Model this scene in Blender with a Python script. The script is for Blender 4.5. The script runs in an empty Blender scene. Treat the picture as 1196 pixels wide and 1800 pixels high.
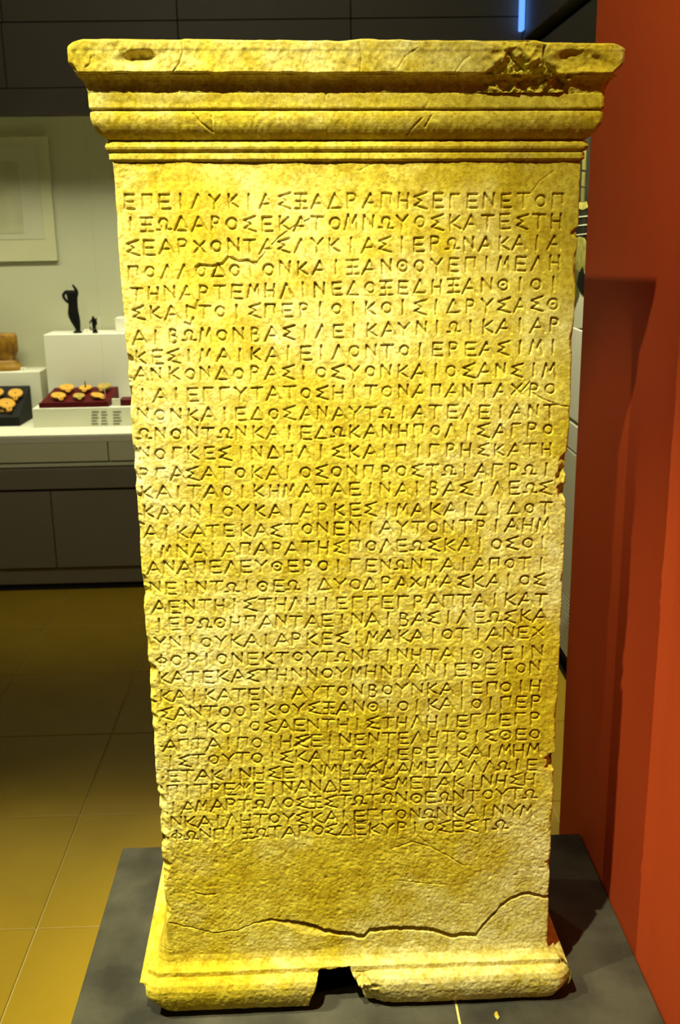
import bpy, bmesh, math, random
import numpy as np
from mathutils import Matrix, Vector

random.seed(7)
SC = bpy.context.scene
COL = SC.collection

# ------------------------------------------------------------------ camera
F = 1818.0
CX, CY = 598.0, 900.0
CAM = np.array([0.0, 0.0, 1.65])
_y = np.array([-58.0, -500.0, F]); _y /= np.linalg.norm(_y)
_n = np.array([107.0, 6600.0, F]); _n /= np.linalg.norm(_n)
_n = _n - _y * (_y @ _n); _n /= np.linalg.norm(_n)
ROT = np.stack([np.cross(_y, -_n), _y, -_n])          # camera (x right, y down, z forward) -> world
cam_data = bpy.data.cameras.new('camera')
cam = bpy.data.objects.new('camera', cam_data); COL.objects.link(cam)
cam_data.sensor_fit = 'HORIZONTAL'; cam_data.sensor_width = 36.0
cam_data.lens = F / 1196.0 * 36.0
cam_data.clip_start = 0.05
r, u, b = ROT @ np.array([1, 0, 0.]), ROT @ np.array([0, -1., 0]), ROT @ np.array([0, 0, -1.])
cam.matrix_world = Matrix(((r[0], u[0], b[0], CAM[0]), (r[1], u[1], b[1], CAM[1]), (r[2], u[2], b[2], CAM[2]), (0, 0, 0, 1)))
cam_data.dof.use_dof = True; cam_data.dof.focus_distance = 1.42; cam_data.dof.aperture_fstop = 16.0
SC.camera = cam
# ------------------------------------------------------------------ world, lamps, exposure
w = bpy.data.worlds.new('dim_gallery'); SC.world = w; w.use_nodes = True
w.node_tree.nodes['Background'].inputs[0].default_value = (0.9, 0.85, 0.6, 1)
w.node_tree.nodes['Background'].inputs[1].default_value = 0.035
SC.view_settings.view_transform = 'Standard'; SC.view_settings.look = 'None'
SC.view_settings.gamma = 1.0; SC.view_settings.exposure = 0.0
SC.view_settings.use_curve_mapping = False
WARM = (1.0, 0.96, 0.62)

def spot(name, loc, target, watts, angle, blend=0.4, size=0.03, col=WARM):
    l = bpy.data.lights.new(name, 'SPOT'); l.energy = watts; l.color = col
    l.spot_size = math.radians(angle); l.spot_blend = blend; l.shadow_soft_size = size
    o = bpy.data.objects.new(name, l); COL.objects.link(o); o.location = loc
    o.rotation_euler = (Vector(target) - Vector(loc)).to_track_quat('-Z', 'Y').to_euler()
    return o

def area(name, loc, rot, sx, sy, watts, col):
    l = bpy.data.lights.new(name, 'AREA'); l.shape = 'RECTANGLE'; l.size = sx; l.size_y = sy
    l.energy = watts; l.color = col
    o = bpy.data.objects.new(name, l); COL.objects.link(o); o.location = loc; o.rotation_euler = rot
    return o

spot('track_spot_front', (-0.38, 0.42, 3.00), (0.0, 1.39, 1.08), 385, 34, 1.0, 0.014)
spot('track_spot_wall', (-0.13, 0.46, 3.00), (0.60, 1.92, 1.74), 115, 48, 0.9, 0.012)
spot('track_spot_side', (-1.20, 0.73, 3.00), (0.22, 1.43, 0.84), 165, 36, 0.9, 0.012)
spot('track_spot_left', (-1.20, 1.86, 3.00), (0.5275, 1.72, 0.86), 34, 22, 0.5, 0.012)
spot('track_spot_rear', (-0.80, 3.50, 3.00), (0.5275, 1.46, 0.86), 30, 20, 0.5, 0.014)
spot('track_spot_floor', (-1.35, 0.80, 3.00), (-0.82, 1.47, 0.0), 400, 50, 1.0, 0.04)
spot('fill_spot_case', (-1.3, 2.6, 3.10), (-1.1, 4.68, 0.70), 65, 50, 0.9, 0.06, (1.0, 0.93, 0.68))  # added fill lamp, brightens the lower showcase panels
spot('fill_spot_header', (-0.5, 2.4, 3.15), (-0.1, 4.68, 2.3), 22, 110, 0.9, 0.06, (1.0, 0.95, 0.74))  # unseen spot added to lift the dark header panels
_a = area('case_strip_light', (-0.9, 4.80, 2.19), (0, 0, 0), 3.4, 0.08, 30, (1.0, 0.96, 0.74)); _a.data.spread = math.radians(125)
_b = area('right_case_light', (0.76, 3.3, 2.08), (0, math.radians(-30), 0), 0.08, 1.6, 13, (1.0, 0.95, 0.66)); _b.data.spread = math.radians(110)

# ------------------------------------------------------------------ pixel helpers (photograph 1196 x 1800)
def ray(px, py):
    return ROT @ np.array([(px - CX) / F, (py - CY) / F, 1.0])
def on_plane(px, py, p0, n):
    d = ray(px, py); return CAM + d * (((np.array(p0) - CAM) @ n) / (d @ n))
def on_y(px, py, Y): return on_plane(px, py, (0, Y, 0), np.array([0, 1., 0]))
def on_x(px, py, X): return on_plane(px, py, (X, 0, 0), np.array([1., 0, 0]))
def on_z(px, py, Z): return on_plane(px, py, (0, 0, Z), np.array([0, 0, 1.]))

# ------------------------------------------------------------------ tagging and mesh helpers
def tag(o, label=None, cat=None, group=None, kind=None):
    if label: o['label'] = label
    if cat: o['category'] = cat
    if group: o['group'] = group
    if kind: o['kind'] = kind
    return o
def empty(name, loc, label=None, cat=None, group=None, rz=0.0):
    o = bpy.data.objects.new(name, None); COL.objects.link(o); o.location = loc
    o.rotation_euler = (0, 0, rz); o.empty_display_size = 0.05
    return tag(o, label, cat, group)
def link(name, me, mat, parent=None, loc=(0, 0, 0)):
    o = bpy.data.objects.new(name, me); COL.objects.link(o)
    if mat and not me.materials: me.materials.append(mat)
    o.location = loc
    if parent is not None: o.parent = parent
    return o
def from_bm(name, bm, mat, parent=None, loc=(0, 0, 0), smooth=False):
    me = bpy.data.meshes.new(name); bm.normal_update(); bm.to_mesh(me); bm.free()
    if smooth: me.polygons.foreach_set('use_smooth', [True] * len(me.polygons))
    return link(name, me, mat, parent, loc)
def bm_box(bm, x0, x1, y0, y1, z0, z1, bev=0.0, seg=1):
    m = bmesh.ops.create_cube(bm, size=1.0)
    vs = m['verts']
    for v in vs:
        v.co = Vector((x0 + (v.co.x + .5) * (x1 - x0), y0 + (v.co.y + .5) * (y1 - y0), z0 + (v.co.z + .5) * (z1 - z0)))
    if bev > 0:
        es = list({e for v in vs for e in v.link_edges})
        bmesh.ops.bevel(bm, geom=es, offset=bev, segments=seg, affect='EDGES', profile=0.5)
    return bm
def box(name, x0, x1, y0, y1, z0, z1, mat, parent=None, bev=0.0, seg=1):
    bm = bmesh.new(); bm_box(bm, x0, x1, y0, y1, z0, z1, bev, seg)
    if parent is not None:
        bmesh.ops.translate(bm, verts=bm.verts, vec=-parent.matrix_basis.translation)
    return from_bm(name, bm, mat, parent)
def np_mesh(name, V, Q, mat, parent=None, tris=None, smooth=True):
    me = bpy.data.meshes.new(name)
    V = np.ascontiguousarray(V, dtype=np.float32).reshape(-1, 3)
    Q = np.ascontiguousarray(Q, dtype=np.int32).reshape(-1, 4)
    nt = 0 if tris is None else len(tris)
    loops = Q.ravel() if nt == 0 else np.concatenate([Q.ravel(), np.asarray(tris, dtype=np.int32).ravel()])
    me.vertices.add(len(V)); me.vertices.foreach_set('co', V.ravel())
    me.loops.add(len(loops)); me.loops.foreach_set('vertex_index', loops)
    me.polygons.add(len(Q) + nt)
    starts = np.concatenate([np.arange(len(Q)) * 4, len(Q) * 4 + np.arange(nt) * 3]).astype(np.int32)
    me.polygons.foreach_set('loop_start', starts)
    me.polygons.foreach_set('use_smooth', np.full(len(Q) + nt, smooth))
    me.update(calc_edges=True); me.validate()
    return link(name, me, mat, parent)

# ------------------------------------------------------------------ materials
MATS = {}
def material(name, col, rough=0.6, col2=None, scale=6.0, bump=0.0, bump_scale=80.0, spec=0.35, detail=5.0, lo=0.35, hi=0.65, metal=0.0):
    if name in MATS: return MATS[name]
    m = bpy.data.materials.new(name); m.use_nodes = True
    nt = m.node_tree; bs = nt.nodes['Principled BSDF']
    bs.inputs['Base Color'].default_value = (*col, 1); bs.inputs['Roughness'].default_value = rough
    bs.inputs['Specular IOR Level'].default_value = spec; bs.inputs['Metallic'].default_value = metal
    tc = nt.nodes.new('ShaderNodeTexCoord')
    if col2:
        n = nt.nodes.new('ShaderNodeTexNoise'); n.inputs['Scale'].default_value = scale; n.inputs['Detail'].default_value = detail
        nt.links.new(tc.outputs['Object'], n.inputs['Vector'])
        rp = nt.nodes.new('ShaderNodeValToRGB')
        rp.color_ramp.elements[0].position = lo; rp.color_ramp.elements[0].color = (*col, 1)
        rp.color_ramp.elements[1].position = hi; rp.color_ramp.elements[1].color = (*col2, 1)
        nt.links.new(n.outputs['Fac'], rp.inputs['Fac']); nt.links.new(rp.outputs['Color'], bs.inputs['Base Color'])
    if bump > 0:
        n2 = nt.nodes.new('ShaderNodeTexNoise'); n2.inputs['Scale'].default_value = bump_scale; n2.inputs['Detail'].default_value = 4
        nt.links.new(tc.outputs['Object'], n2.inputs['Vector'])
        bp = nt.nodes.new('ShaderNodeBump'); bp.inputs['Strength'].default_value = bump; bp.inputs['Distance'].default_value = 0.002
        nt.links.new(n2.outputs['Fac'], bp.inputs['Height']); nt.links.new(bp.outputs['Normal'], bs.inputs['Normal'])
    MATS[name] = m
    return m

def emission(name, col, strength):
    m = bpy.data.materials.new(name); m.use_nodes = True; nt = m.node_tree
    e = nt.nodes.new('ShaderNodeEmission'); e.inputs[0].default_value = (*col, 1); e.inputs[1].default_value = strength
    nt.links.new(e.outputs[0], nt.nodes['Material Output'].inputs['Surface'])
    return m

def stone_material():
    m = bpy.data.materials.new('inscribed_limestone'); m.use_nodes = True
    nt = m.node_tree; N = nt.nodes; L = nt.links; bs = N['Principled BSDF']
    bs.inputs['Roughness'].default_value = 0.82; bs.inputs['Specular IOR Level'].default_value = 0.22
    tc = N.new('ShaderNodeTexCoord')
    def noise(scale, detail, rough=0.55):
        n = N.new('ShaderNodeTexNoise'); n.inputs['Scale'].default_value = scale; n.inputs['Detail'].default_value = detail
        n.inputs['Roughness'].default_value = rough; L.new(tc.outputs['Object'], n.inputs['Vector']); return n
    def ramp(src, p0, c0, p1, c1):
        rp = N.new('ShaderNodeValToRGB'); e = rp.color_ramp.elements
        e[0].position = p0; e[0].color = (*c0, 1); e[1].position = p1; e[1].color = (*c1, 1)
        L.new(src.outputs['Fac'], rp.inputs['Fac']); return rp
    def mix(a, b_, fac, mode='MIX'):
        mx = N.new('ShaderNodeMix'); mx.data_type = 'RGBA'; mx.blend_type = mode
        if isinstance(fac, float): mx.inputs['Factor'].default_value = fac
        else: L.new(fac, mx.inputs['Factor'])
        L.new(a, mx.inputs['A']); L.new(b_, mx.inputs['B']); return mx.outputs['Result']
    big = ramp(noise(5.5, 6), 0.38, (0.63, 0.49, 0.018), 0.62, (0.77, 0.655, 0.085))
    pale = ramp(noise(3.2, 8, 0.66), 0.47, (0, 0, 0), 0.64, (1, 1, 1))
    palec = N.new('ShaderNodeRGB'); palec.outputs[0].default_value = (0.86, 0.79, 0.34, 1)
    c1 = mix(big.outputs['Color'], palec.outputs[0], pale.outputs['Color'])
    mot = ramp(noise(38, 8, 0.72), 0.40, (0.76, 0.67, 0.28), 0.60, (1.08, 1.09, 1.25))
    c1 = mix(c1, mot.outputs['Color'], 0.8, 'MULTIPLY')
    spk = ramp(noise(170, 5, 0.75), 0.36, (0.61, 0.53, 0.24), 0.56, (1.06, 1.07, 1.12))
    c2 = mix(c1, spk.outputs['Color'], 0.8, 'MULTIPLY')
    rust = ramp(noise(9, 8, 0.7), 0.60, (0, 0, 0), 0.76, (1, 1, 1))
    rustc = N.new('ShaderNodeRGB'); rustc.outputs[0].default_value = (0.50, 0.32, 0.015, 1)
    rf = N.new('ShaderNodeMath'); rf.operation = 'MULTIPLY'; rf.inputs[1].default_value = 0.6
    L.new(rust.outputs['Color'], rf.inputs[0])
    c3 = mix(c2, rustc.outputs[0], rf.outputs[0])
    L.new(c3, bs.inputs['Base Color'])
    bn = noise(420, 5, 0.7)
    bp = N.new('ShaderNodeBump'); bp.inputs['Strength'].default_value = 0.45; bp.inputs['Distance'].default_value = 0.0016
    L.new(bn.outputs['Fac'], bp.inputs['Height'])
    bn2 = noise(1100, 3, 0.6)
    bp2 = N.new('ShaderNodeBump'); bp2.inputs['Strength'].default_value = 0.4; bp2.inputs['Distance'].default_value = 0.0008
    L.new(bn2.outputs['Fac'], bp2.inputs['Height']); L.new(bp.outputs['Normal'], bp2.inputs['Normal'])
    L.new(bp2.outputs['Normal'], bs.inputs['Normal'])
    return m

M_STONE = stone_material()
M_TILE = [material('floor_tile_%s' % n, c, 0.42, c2, 5.0, 0.15, 60, 0.35) for n, c, c2 in (
    ('ochre', (0.50, 0.32, 0.020), (0.54, 0.355, 0.026)), ('honey', (0.52, 0.335, 0.022), (0.49, 0.315, 0.020)), ('umber', (0.48, 0.31, 0.019), (0.53, 0.345, 0.024)))]
M_GROUT = material('pale_grout', (0.72, 0.60, 0.20), 0.8)
M_RED = material('red_painted_wall', (0.56, 0.074, 0.012), 0.75, (0.53, 0.068, 0.011), 3.0, 0.12, 350, 0.2)
M_SLAB = material('grey_plinth_stone', (0.034, 0.032, 0.024), 0.6, (0.095, 0.089, 0.063), 9.0, 0.3, 140, 0.3, 8, 0.32, 0.68)
M_PLBODY = material('plinth_body_grey', (0.10, 0.095, 0.075), 0.7, (0.14, 0.13, 0.10), 6)
M_HEAD = material('charcoal_header_panel', (0.155, 0.145, 0.112), 0.55, (0.17, 0.16, 0.124), 3)
M_GAP = material('dark_joint', (0.012, 0.011, 0.008), 0.9)
M_LOWP = material('grey_lower_panel', (0.20, 0.185, 0.13), 0.5, (0.22, 0.20, 0.145), 3)
M_FASC = material('spill_lit_fascia', (0.66, 0.68, 0.46), 0.35, (0.63, 0.65, 0.44), 3)  # light spilling onto the fascia is put into this paler, greener colour
M_CASE = material('case_white', (0.74, 0.73, 0.56), 0.6, (0.71, 0.70, 0.53), 2)
M_CASEB = material('case_back_wall', (0.50, 0.49, 0.33), 0.75, (0.47, 0.46, 0.31), 2)
M_WHITE = material('display_block_white', (0.82, 0.80, 0.66), 0.5, (0.79, 0.77, 0.62), 4)
M_BRONZE = material('black_bronze', (0.003, 0.0028, 0.002), 0.6, (0.006, 0.0055, 0.004), 40, spec=0.12)
M_TERRA = material('golden_terracotta', (0.17, 0.072, 0.005), 0.42, (0.38, 0.20, 0.018), 14, 0.3, 60)
M_LAMP = material('orange_clay', (0.72, 0.36, 0.035), 0.65, (0.60, 0.33, 0.04), 30, 0.3, 120)
M_LAMP2 = material('olive_clay', (0.50, 0.34, 0.06), 0.65, (0.40, 0.27, 0.04), 30, 0.3, 120)
M_LAMPD = material('dark_clay_hole', (0.05, 0.018, 0.004), 0.8)
M_RTRAY = material('maroon_tray', (0.085, 0.003, 0.004), 0.5, (0.095, 0.004, 0.005), 6, spec=0.15)
M_BTRAY = material('black_tray', (0.009, 0.009, 0.008), 0.6, (0.013, 0.012, 0.010), 6, spec=0.15)
M_PRINT = material('grey_print', (0.22, 0.21, 0.15), 0.8)
M_POSTER = material('printed_panel_pale', (0.53, 0.51, 0.31), 0.7, (0.50, 0.48, 0.29), 5)
M_POSTER2 = material('printed_panel_olive', (0.40, 0.38, 0.23), 0.7, (0.47, 0.45, 0.28), 8)
M_CARD = material('white_card', (0.82, 0.79, 0.62), 0.7)

# ------------------------------------------------------------------ the setting
def structure(o): o['kind'] = 'structure'; return o

# floor: grout bed with single tiles
floor = structure(box('floor', -4.2, 3.2, -2.5, 6.2, -0.12, -0.004, M_GROUT))
TX, TY, PX, PY = -0.705, 2.200, 0.463, 0.508
tile_me = None
for i in range(-5, 5):
    for j in range(-4, 6):
        if tile_me is None:
            bm = bmesh.new(); bm_box(bm, 0.002, PX - 0.002, 0.002, PY - 0.002, -0.012, 0.0, 0.0012)
            tile_me = []
            for k in range(3):
                me = bpy.data.meshes.new('floor_tile'); bm.to_mesh(me); me.materials.append(M_TILE[k]); tile_me.append(me)
            bm.free()
        link('floor_tile', tile_me[random.randrange(3)], None, floor, (TX + i * PX, TY + j * PY, random.uniform(-0.0003, 0.0)))
structure(box('ceiling', -4.2, 3.2, -2.5, 6.2, 3.30, 3.40, M_HEAD))
structure(box('wall_left', -4.2, -4.1, -2.5, 6.2, 0.0, 3.30, M_HEAD))

WX = 0.5275
structure(box('wall_right', WX, WX + 0.16, -1.4, 2.008, 0.0, 3.30, M_RED, None, 0.002))

# back showcase wall
YB = 4.68
def zb(py, px=100): return on_y(px, py, YB)[2]
XL, XR = -4.08, 0.93
wall_back = structure(box('wall_back', XL, XR + 0.9, YB + 0.72, YB + 0.80, 0.0, 3.30, M_HEAD))
showcase = empty('showcase', (-0.9, YB, 0), 'long glazed showcase with lit interior along the back wall', 'showcase')
def wb(name, x0, x1, y0, y1, z0, z1, mat, bev=0.003): return box(name, x0, x1, YB + y0, YB + y1, z0, z1, mat, wall_back if name.startswith('header') else showcase, bev)
wb('toe_recess', XL, XR, 0.03, 0.10, 0.0, zb(1028), M_GAP, 0)
wb('skirting_panel', XL, XR, 0.015, 0.12, zb(1028), zb(1000), M_LOWP)
xs = on_y(94, 930, YB)[0]
cuts = [XL, xs - 1.2, xs, xs + 1.2, XR]
zl0, zl1 = zb(998), zb(863)
for a, c in zip(cuts[:-1], cuts[1:]): wb('lower_panel', a + 0.002, c - 0.002, 0.0, 0.12, zl0, zl1, M_LOWP, 0.002)
wb('joint_backing', XL, XR, 0.03, 0.14, zb(1000), zb(815), M_GAP, 0)
wb('shelf_band', XL, XR, -0.012, 0.12, zb(859), zb(823), M_LOWP, 0.003)
wb('shelf_lip', XL, XR, 0.0, 0.12, zb(821), zb(815), M_FASC, 0.002)
xf = on_y(190, 790, YB)[0]
cutsf = [XL, xf - 1.1, xf, xf + 1.1, XR]
ZC = zb(767)
for a, c in zip(cutsf[:-1], cutsf[1:]): wb('fascia_panel', a + 0.0025, c - 0.0025, -0.004, 0.10, zb(812), ZC - 0.006, M_FASC, 0.002)
wb('case_floor', XL, XR + 0.6, -0.006, 0.72, ZC - 0.03, ZC, M_CASE, 0.002)
wb('case_back', XL, XR + 0.6, 0.68, 0.72, ZC, 2.6, M_CASEB, 0)
ZH = zb(202)
wb('case_top', XL, XR + 0.6, 0.065, 0.68, ZH + 0.12, ZH + 0.16, M_CASE, 0)
wb('case_end', XL - 0.03, XL, 0.0, 0.68, ZC, ZH + 0.12, M_CASE, 0)
x1, x2, x0 = on_y(312, 40, YB)[0], on_y(617, 40, YB)[0], on_y(6, 90, YB)[0]
wb('header_backing', XL, XR + 0.6, 0.02, 0.06, ZH, 3.3, M_GAP, 0)
z155, z38 = zb(154), zb(38)
for a, c in zip([XL, XR - 1.6, XR + 0.6][:-1], [XL, XR - 1.6, XR + 0.6][1:]): wb('header_panel', a, c, 0.0, 0.03, ZH, z155 - 0.002, M_HEAD, 0.001)
pw = x2 - x1
for a, c in ((XL, x0), (x0, x1), (x1, x2), (x2, x2 + pw), (x2 + pw, XR + 0.6)):
    wb('header_panel', a + 0.002, c - 0.002, 0.0, 0.03, z155 + 0.001, z38 - 0.002, M_HEAD, 0.001)
for a, c in ((XL, x1 - pw), (x1 - pw, x1), (x1, x2), (x2, x2 + pw), (x2 + pw, XR + 0.6)):
    wb('header_panel', a + 0.002, c - 0.002, 0.0, 0.03, z38 + 0.002, 3.28, M_HEAD, 0.001)
# glazing of the case
gm = bpy.data.materials.new('showcase_glass'); gm.use_nodes = True
nt = gm.node_tree; nt.nodes.remove(nt.nodes['Principled BSDF'])
fr = nt.nodes.new('ShaderNodeFresnel'); fr.inputs[0].default_value = 1.35
tr = nt.nodes.new('ShaderNodeBsdfTransparent'); tr.inputs[0].default_value = (0.94, 0.96, 0.92, 1)
gl = nt.nodes.new('ShaderNodeBsdfGlossy'); gl.inputs['Roughness'].default_value = 0.02
ms = nt.nodes.new('ShaderNodeMixShader')
nt.links.new(fr.outputs[0], ms.inputs[0]); nt.links.new(tr.outputs[0], ms.inputs[1]); nt.links.new(gl.outputs[0], ms.inputs[2])
nt.links.new(ms.outputs[0], nt.nodes['Material Output'].inputs['Surface'])
for a, c in ((XL, xf), (xf, XR)):
    wb('glass_pane', a + 0.001, c - 0.001, 0.022, 0.030, ZC, ZH + 0.05, gm, 0)

# right-hand showcase wall behind the red partition
XW = 0.93
def zr(py, px=1014): return on_x(px, py, XW)[2]
wall_side = structure(box('wall_side', XW + 0.10, XW + 0.20, 2.02, YB, 0.0, 3.30, M_HEAD))
def ws(name, d0, d1, z0, z1, mat, y0=2.05, y1=YB - 0.002, bev=0.002): return box(name, XW + d0, XW + d1, y0, y1, z0, z1, mat, wall_side, bev)
zt0, zt1 = on_x(1000, 0, XW)[2], on_x(1040, 0, XW)[2]
ws('upper_panel', 0.0, 0.1, zt0, 3.28, M_HEAD)
ws('shadow_gap', 0.06, 0.1, zt1, zt0, M_GAP, bev=0)
ws('header_panel', 0.0, 0.1, 2.10, zt1, M_HEAD)
z_m0, z_m1 = zr(578, 1016), 2.10
def mural_material():
    m = bpy.data.materials.new('mural_photo_print'); m.use_nodes = True; nt = m.node_tree; bs = nt.nodes['Principled BSDF']
    bs.inputs['Roughness'].default_value = 0.9; bs.inputs['Specular IOR Level'].default_value = 0.05
    tc = nt.nodes.new('ShaderNodeTexCoord'); mp = nt.nodes.new('ShaderNodeMapping')
    mp.inputs['Scale'].default_value = (6, 6, 2.2)
    n = nt.nodes.new('ShaderNodeTexNoise'); n.inputs['Scale'].default_value = 3.0; n.inputs['Detail'].default_value = 3
    rp = nt.nodes.new('ShaderNodeValToRGB'); e = rp.color_ramp.elements
    e[0].position = 0.42; e[0].color = (0.003, 0.003, 0.0015, 1); e[1].position = 0.75; e[1].color = (0.02, 0.018, 0.007, 1)
    nt.links.new(tc.outputs['Object'], mp.inputs['Vector']); nt.links.new(mp.outputs[0], n.inputs['Vector'])
    nt.links.new(n.outputs['Fac'], rp.inputs['Fac']); nt.links.new(rp.outputs[0], bs.inputs['Base Color'])
    return m
mural = ws('mural_panel', 0.0, 0.1, z_m0, z_m1, mural_material(), bev=0)
M_MP = material('mural_print_pale', (0.32, 0.30, 0.07), 0.9, (0.17, 0.155, 0.03), 40, spec=0.05)
M_MW = material('mural_print_white', (0.60, 0.60, 0.42), 0.9, spec=0.05)
M_MO = material('mural_print_olive', (0.075, 0.07, 0.016), 0.9, (0.11, 0.10, 0.025), 30, spec=0.05)
M_MK = material('mural_print_black', (0.006, 0.006, 0.004), 0.9, spec=0.05)
def print_patch(name, pts, mat, lift):
    """a flat printed shape of the mural, outline given by picture points"""
    bm = bmesh.new(); o3 = wall_side.matrix_basis.translation
    vs = [bm.verts.new(Vector(on_x(px, py, XW - lift)) - o3) for px, py in pts]
    bm.faces.new(vs)
    ex_ = bmesh.ops.extrude_face_region(bm, geom=bm.faces[:])
    bmesh.ops.translate(bm, verts=[v for v in ex_['geom'] if isinstance(v, bmesh.types.BMVert)], vec=(lift * 0.9, 0, 0))
    bmesh.ops.recalc_face_normals(bm, faces=bm.faces[:])
    o = from_bm(name, bm, mat, wall_side); o['kind'] = 'stuff'; del o['kind']
    return o
for y0, y1 in ((262, 299), (302, 328), (330, 356)):
    xa = 1031 - (y0 - 262) * 0.04
    print_patch('mural_print', [(xa - 6, y0), (xa, y0 + 1), (xa - 1, y1), (xa - 7, y1 - 1)], M_MO, 0.002)
print_patch('mural_print', [(1010, 357), (1031, 354), (1033, 365), (1026, 369), (1012, 366)], M_MP, 0.002)
for y0 in (381, 396, 412):
    print_patch('mural_print', [(1006, y0 + 1), (1042, y0 - 3), (1042, y0 - 1.6), (1006, y0 + 2.4)], M_MW, 0.002)
print_patch('mural_print', [(1008, 420), (1018, 416), (1027, 419), (1031, 428), (1040, 432), (1038, 470), (1024, 478), (1008, 470)], M_MP, 0.002)
print_patch('mural_print', [(1000, 478), (1010, 470), (1022, 480), (1018, 520), (1004, 560), (1000, 560)], M_MO, 0.0028)
print_patch('mural_print', [(1012, 486), (1024, 462), (1040, 455), (1040, 576), (998, 578), (1006, 530)], M_MW, 0.0015)
print_patch('mural_print', [(1018, 480), (1024, 468), (1030, 490), (1030, 522), (1022, 516), (1014, 500)], M_MK, 0.0035)
zs = [zr(741), zr(748), zr(798), zr(1066), zr(1184), zr(1226)]
ws('white_panel', -0.004, 0.1, zs[0], z_m0, M_WHITE)
ws('shadow_gap', 0.05, 0.1, zs[1], zs[0], M_GAP, bev=0)
ws('ledge_panel', -0.004, 0.1, zs[2] + 0.003, zs[1], M_WHITE)
ws('fascia_panel', -0.004, 0.1, zs[3], zs[2] - 0.003, M_CASE)
nsl = 17
for k in range(nsl):
    za = zs[4] + (zs[3] - zs[4]) * k / nsl; h = (zs[3] - zs[4]) / nsl
    ws('louvre_slat', -0.004, 0.03, za + h * 0.5, za + h, M_CASE, bev=0.001)
ws('grille_backing', 0.03, 0.1, zs[4], zs[3], M_GAP, bev=0)
ws('toe_recess', 0.02, 0.1, 0.0, zs[4], M_GAP, bev=0)
ws('toe_strip', 0.0, 0.02, 0.0, 0.02, M_GAP, bev=0)
# blue light slit in the far corner
pa, pb = on_y(917, 54, YB - 0.03), on_y(921, -40, YB - 0.03)
bl = box('corner_light', pa[0] - 0.008, pa[0] + 0.010, YB - 0.045, YB - 0.001, pa[2], 3.20, emission('blue_strip_glow', (0.12, 0.32, 1.0), 1.6), None, 0.003)
tag(bl, 'thin blue glowing vertical light strip in the far corner above the stele', 'light')

# ------------------------------------------------------------------ plinth
ZP = 0.456
yb_ = 1.835
plinth = empty('plinth', (0.07, 1.2, 0), 'low grey stone plinth under the inscribed stele beside the red wall', 'plinth')
xl_ = on_z(216, 1485, ZP)[0]; xl2 = on_z(126, 1800, ZP)[0]
PXL = 0.5 * (xl_ + xl2); PXS = 0.2085
box('plinth_body', PXL + 0.012, WX - 0.006, 0.45, yb_ - 0.012, 0.0, ZP - 0.03, M_PLBODY, plinth, 0.003)
box('top_slab', PXL, PXS - 0.0018, 0.44, yb_, ZP - 0.03, ZP, M_SLAB, plinth, 0.0015)
box('top_slab', PXS + 0.0018, WX - 0.003, 0.44, yb_, ZP - 0.03, ZP, M_SLAB, plinth, 0.0015)
box('joint_filler', PXS - 0.0018, PXS + 0.0018, 0.44, yb_ - 0.004, ZP - 0.02, ZP - 0.0006, M_GROUT, plinth)

# ------------------------------------------------------------------ the stele
YAW = math.radians(1.0)
EX = np.array([math.cos(YAW), math.sin(YAW), 0.0]); EY = np.array([-math.sin(YAW), math.cos(YAW), 0.0])
P0 = np.array([0.0, 1.391, 0.0]); SHEAR = -0.0100
S0, S1, DEPTH = -0.2440, 0.3560, 0.30
SM, HW = 0.5 * (S0 + S1), 0.5 * (S1 - S0)
stele = empty('inscribed_stele', tuple(P0 + EX * SM + EY * 0.15 + np.array([0, 0, ZP])),
              'tall yellow limestone stele carved with rows of Greek capitals under a moulded cornice', 'stele')
ORG = np.array(stele.location)
def st(px, py, p=0.0):
    """picture point -> (s, t) on the stele's front plane pushed out by p"""
    q = on_plane(px, py, P0 - EY * p, EY); s = (q - P0) @ EX
    return s, q[2] - SHEAR * s
def to_obj(s, dep, t):
    s = np.asarray(s)[..., None]; dep = np.asarray(dep)[..., None]; t = np.asarray(t)
    P = P0 + EX * s + EY * dep
    P[..., 2] = P[..., 2] + t + SHEAR * s[..., 0]
    return P - ORG
def vn(x, y, seed=0):
    x = np.asarray(x, dtype=np.float64) + seed * 17.31; y = np.asarray(y, dtype=np.float64) + seed * 5.77
    xi = np.floor(x); yi = np.floor(y); fx = x - xi; fy = y - yi
    fx = fx * fx * (3 - 2 * fx); fy = fy * fy * (3 - 2 * fy)
    def h(a, c):
        v = np.sin(a * 127.1 + c * 311.7 + seed * 74.7) * 43758.5453
        return (v - np.floor(v)) * 2 - 1
    return (h(xi, yi) * (1 - fx) + h(xi + 1, yi) * fx) * (1 - fy) + (h(xi, yi + 1) * (1 - fx) + h(xi + 1, yi + 1) * fx) * fy
def fbm(x, y, f, octv=4, seed=0, gain=0.5):
    a = 1.0; o = 0.0; tot = 0.0
    for k in range(octv):
        o = o + a * vn(x * f, y * f, seed + k * 3); tot += a; a *= gain; f *= 2.03
    return o / tot
def sstep(a, b_, x):
    t = np.clip((x - a) / (b_ - a), 0, 1); return t * t * (3 - 2 * t)
def seg_dist(S, T, a, c):
    d = np.array([c[0] - a[0], c[1] - a[1]]); L2 = max(d @ d, 1e-12)
    k = np.clip(((S - a[0]) * d[0] + (T - a[1]) * d[1]) / L2, 0, 1)
    return np.hypot(S - a[0] - k * d[0], T - a[1] - k * d[1])

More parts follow.
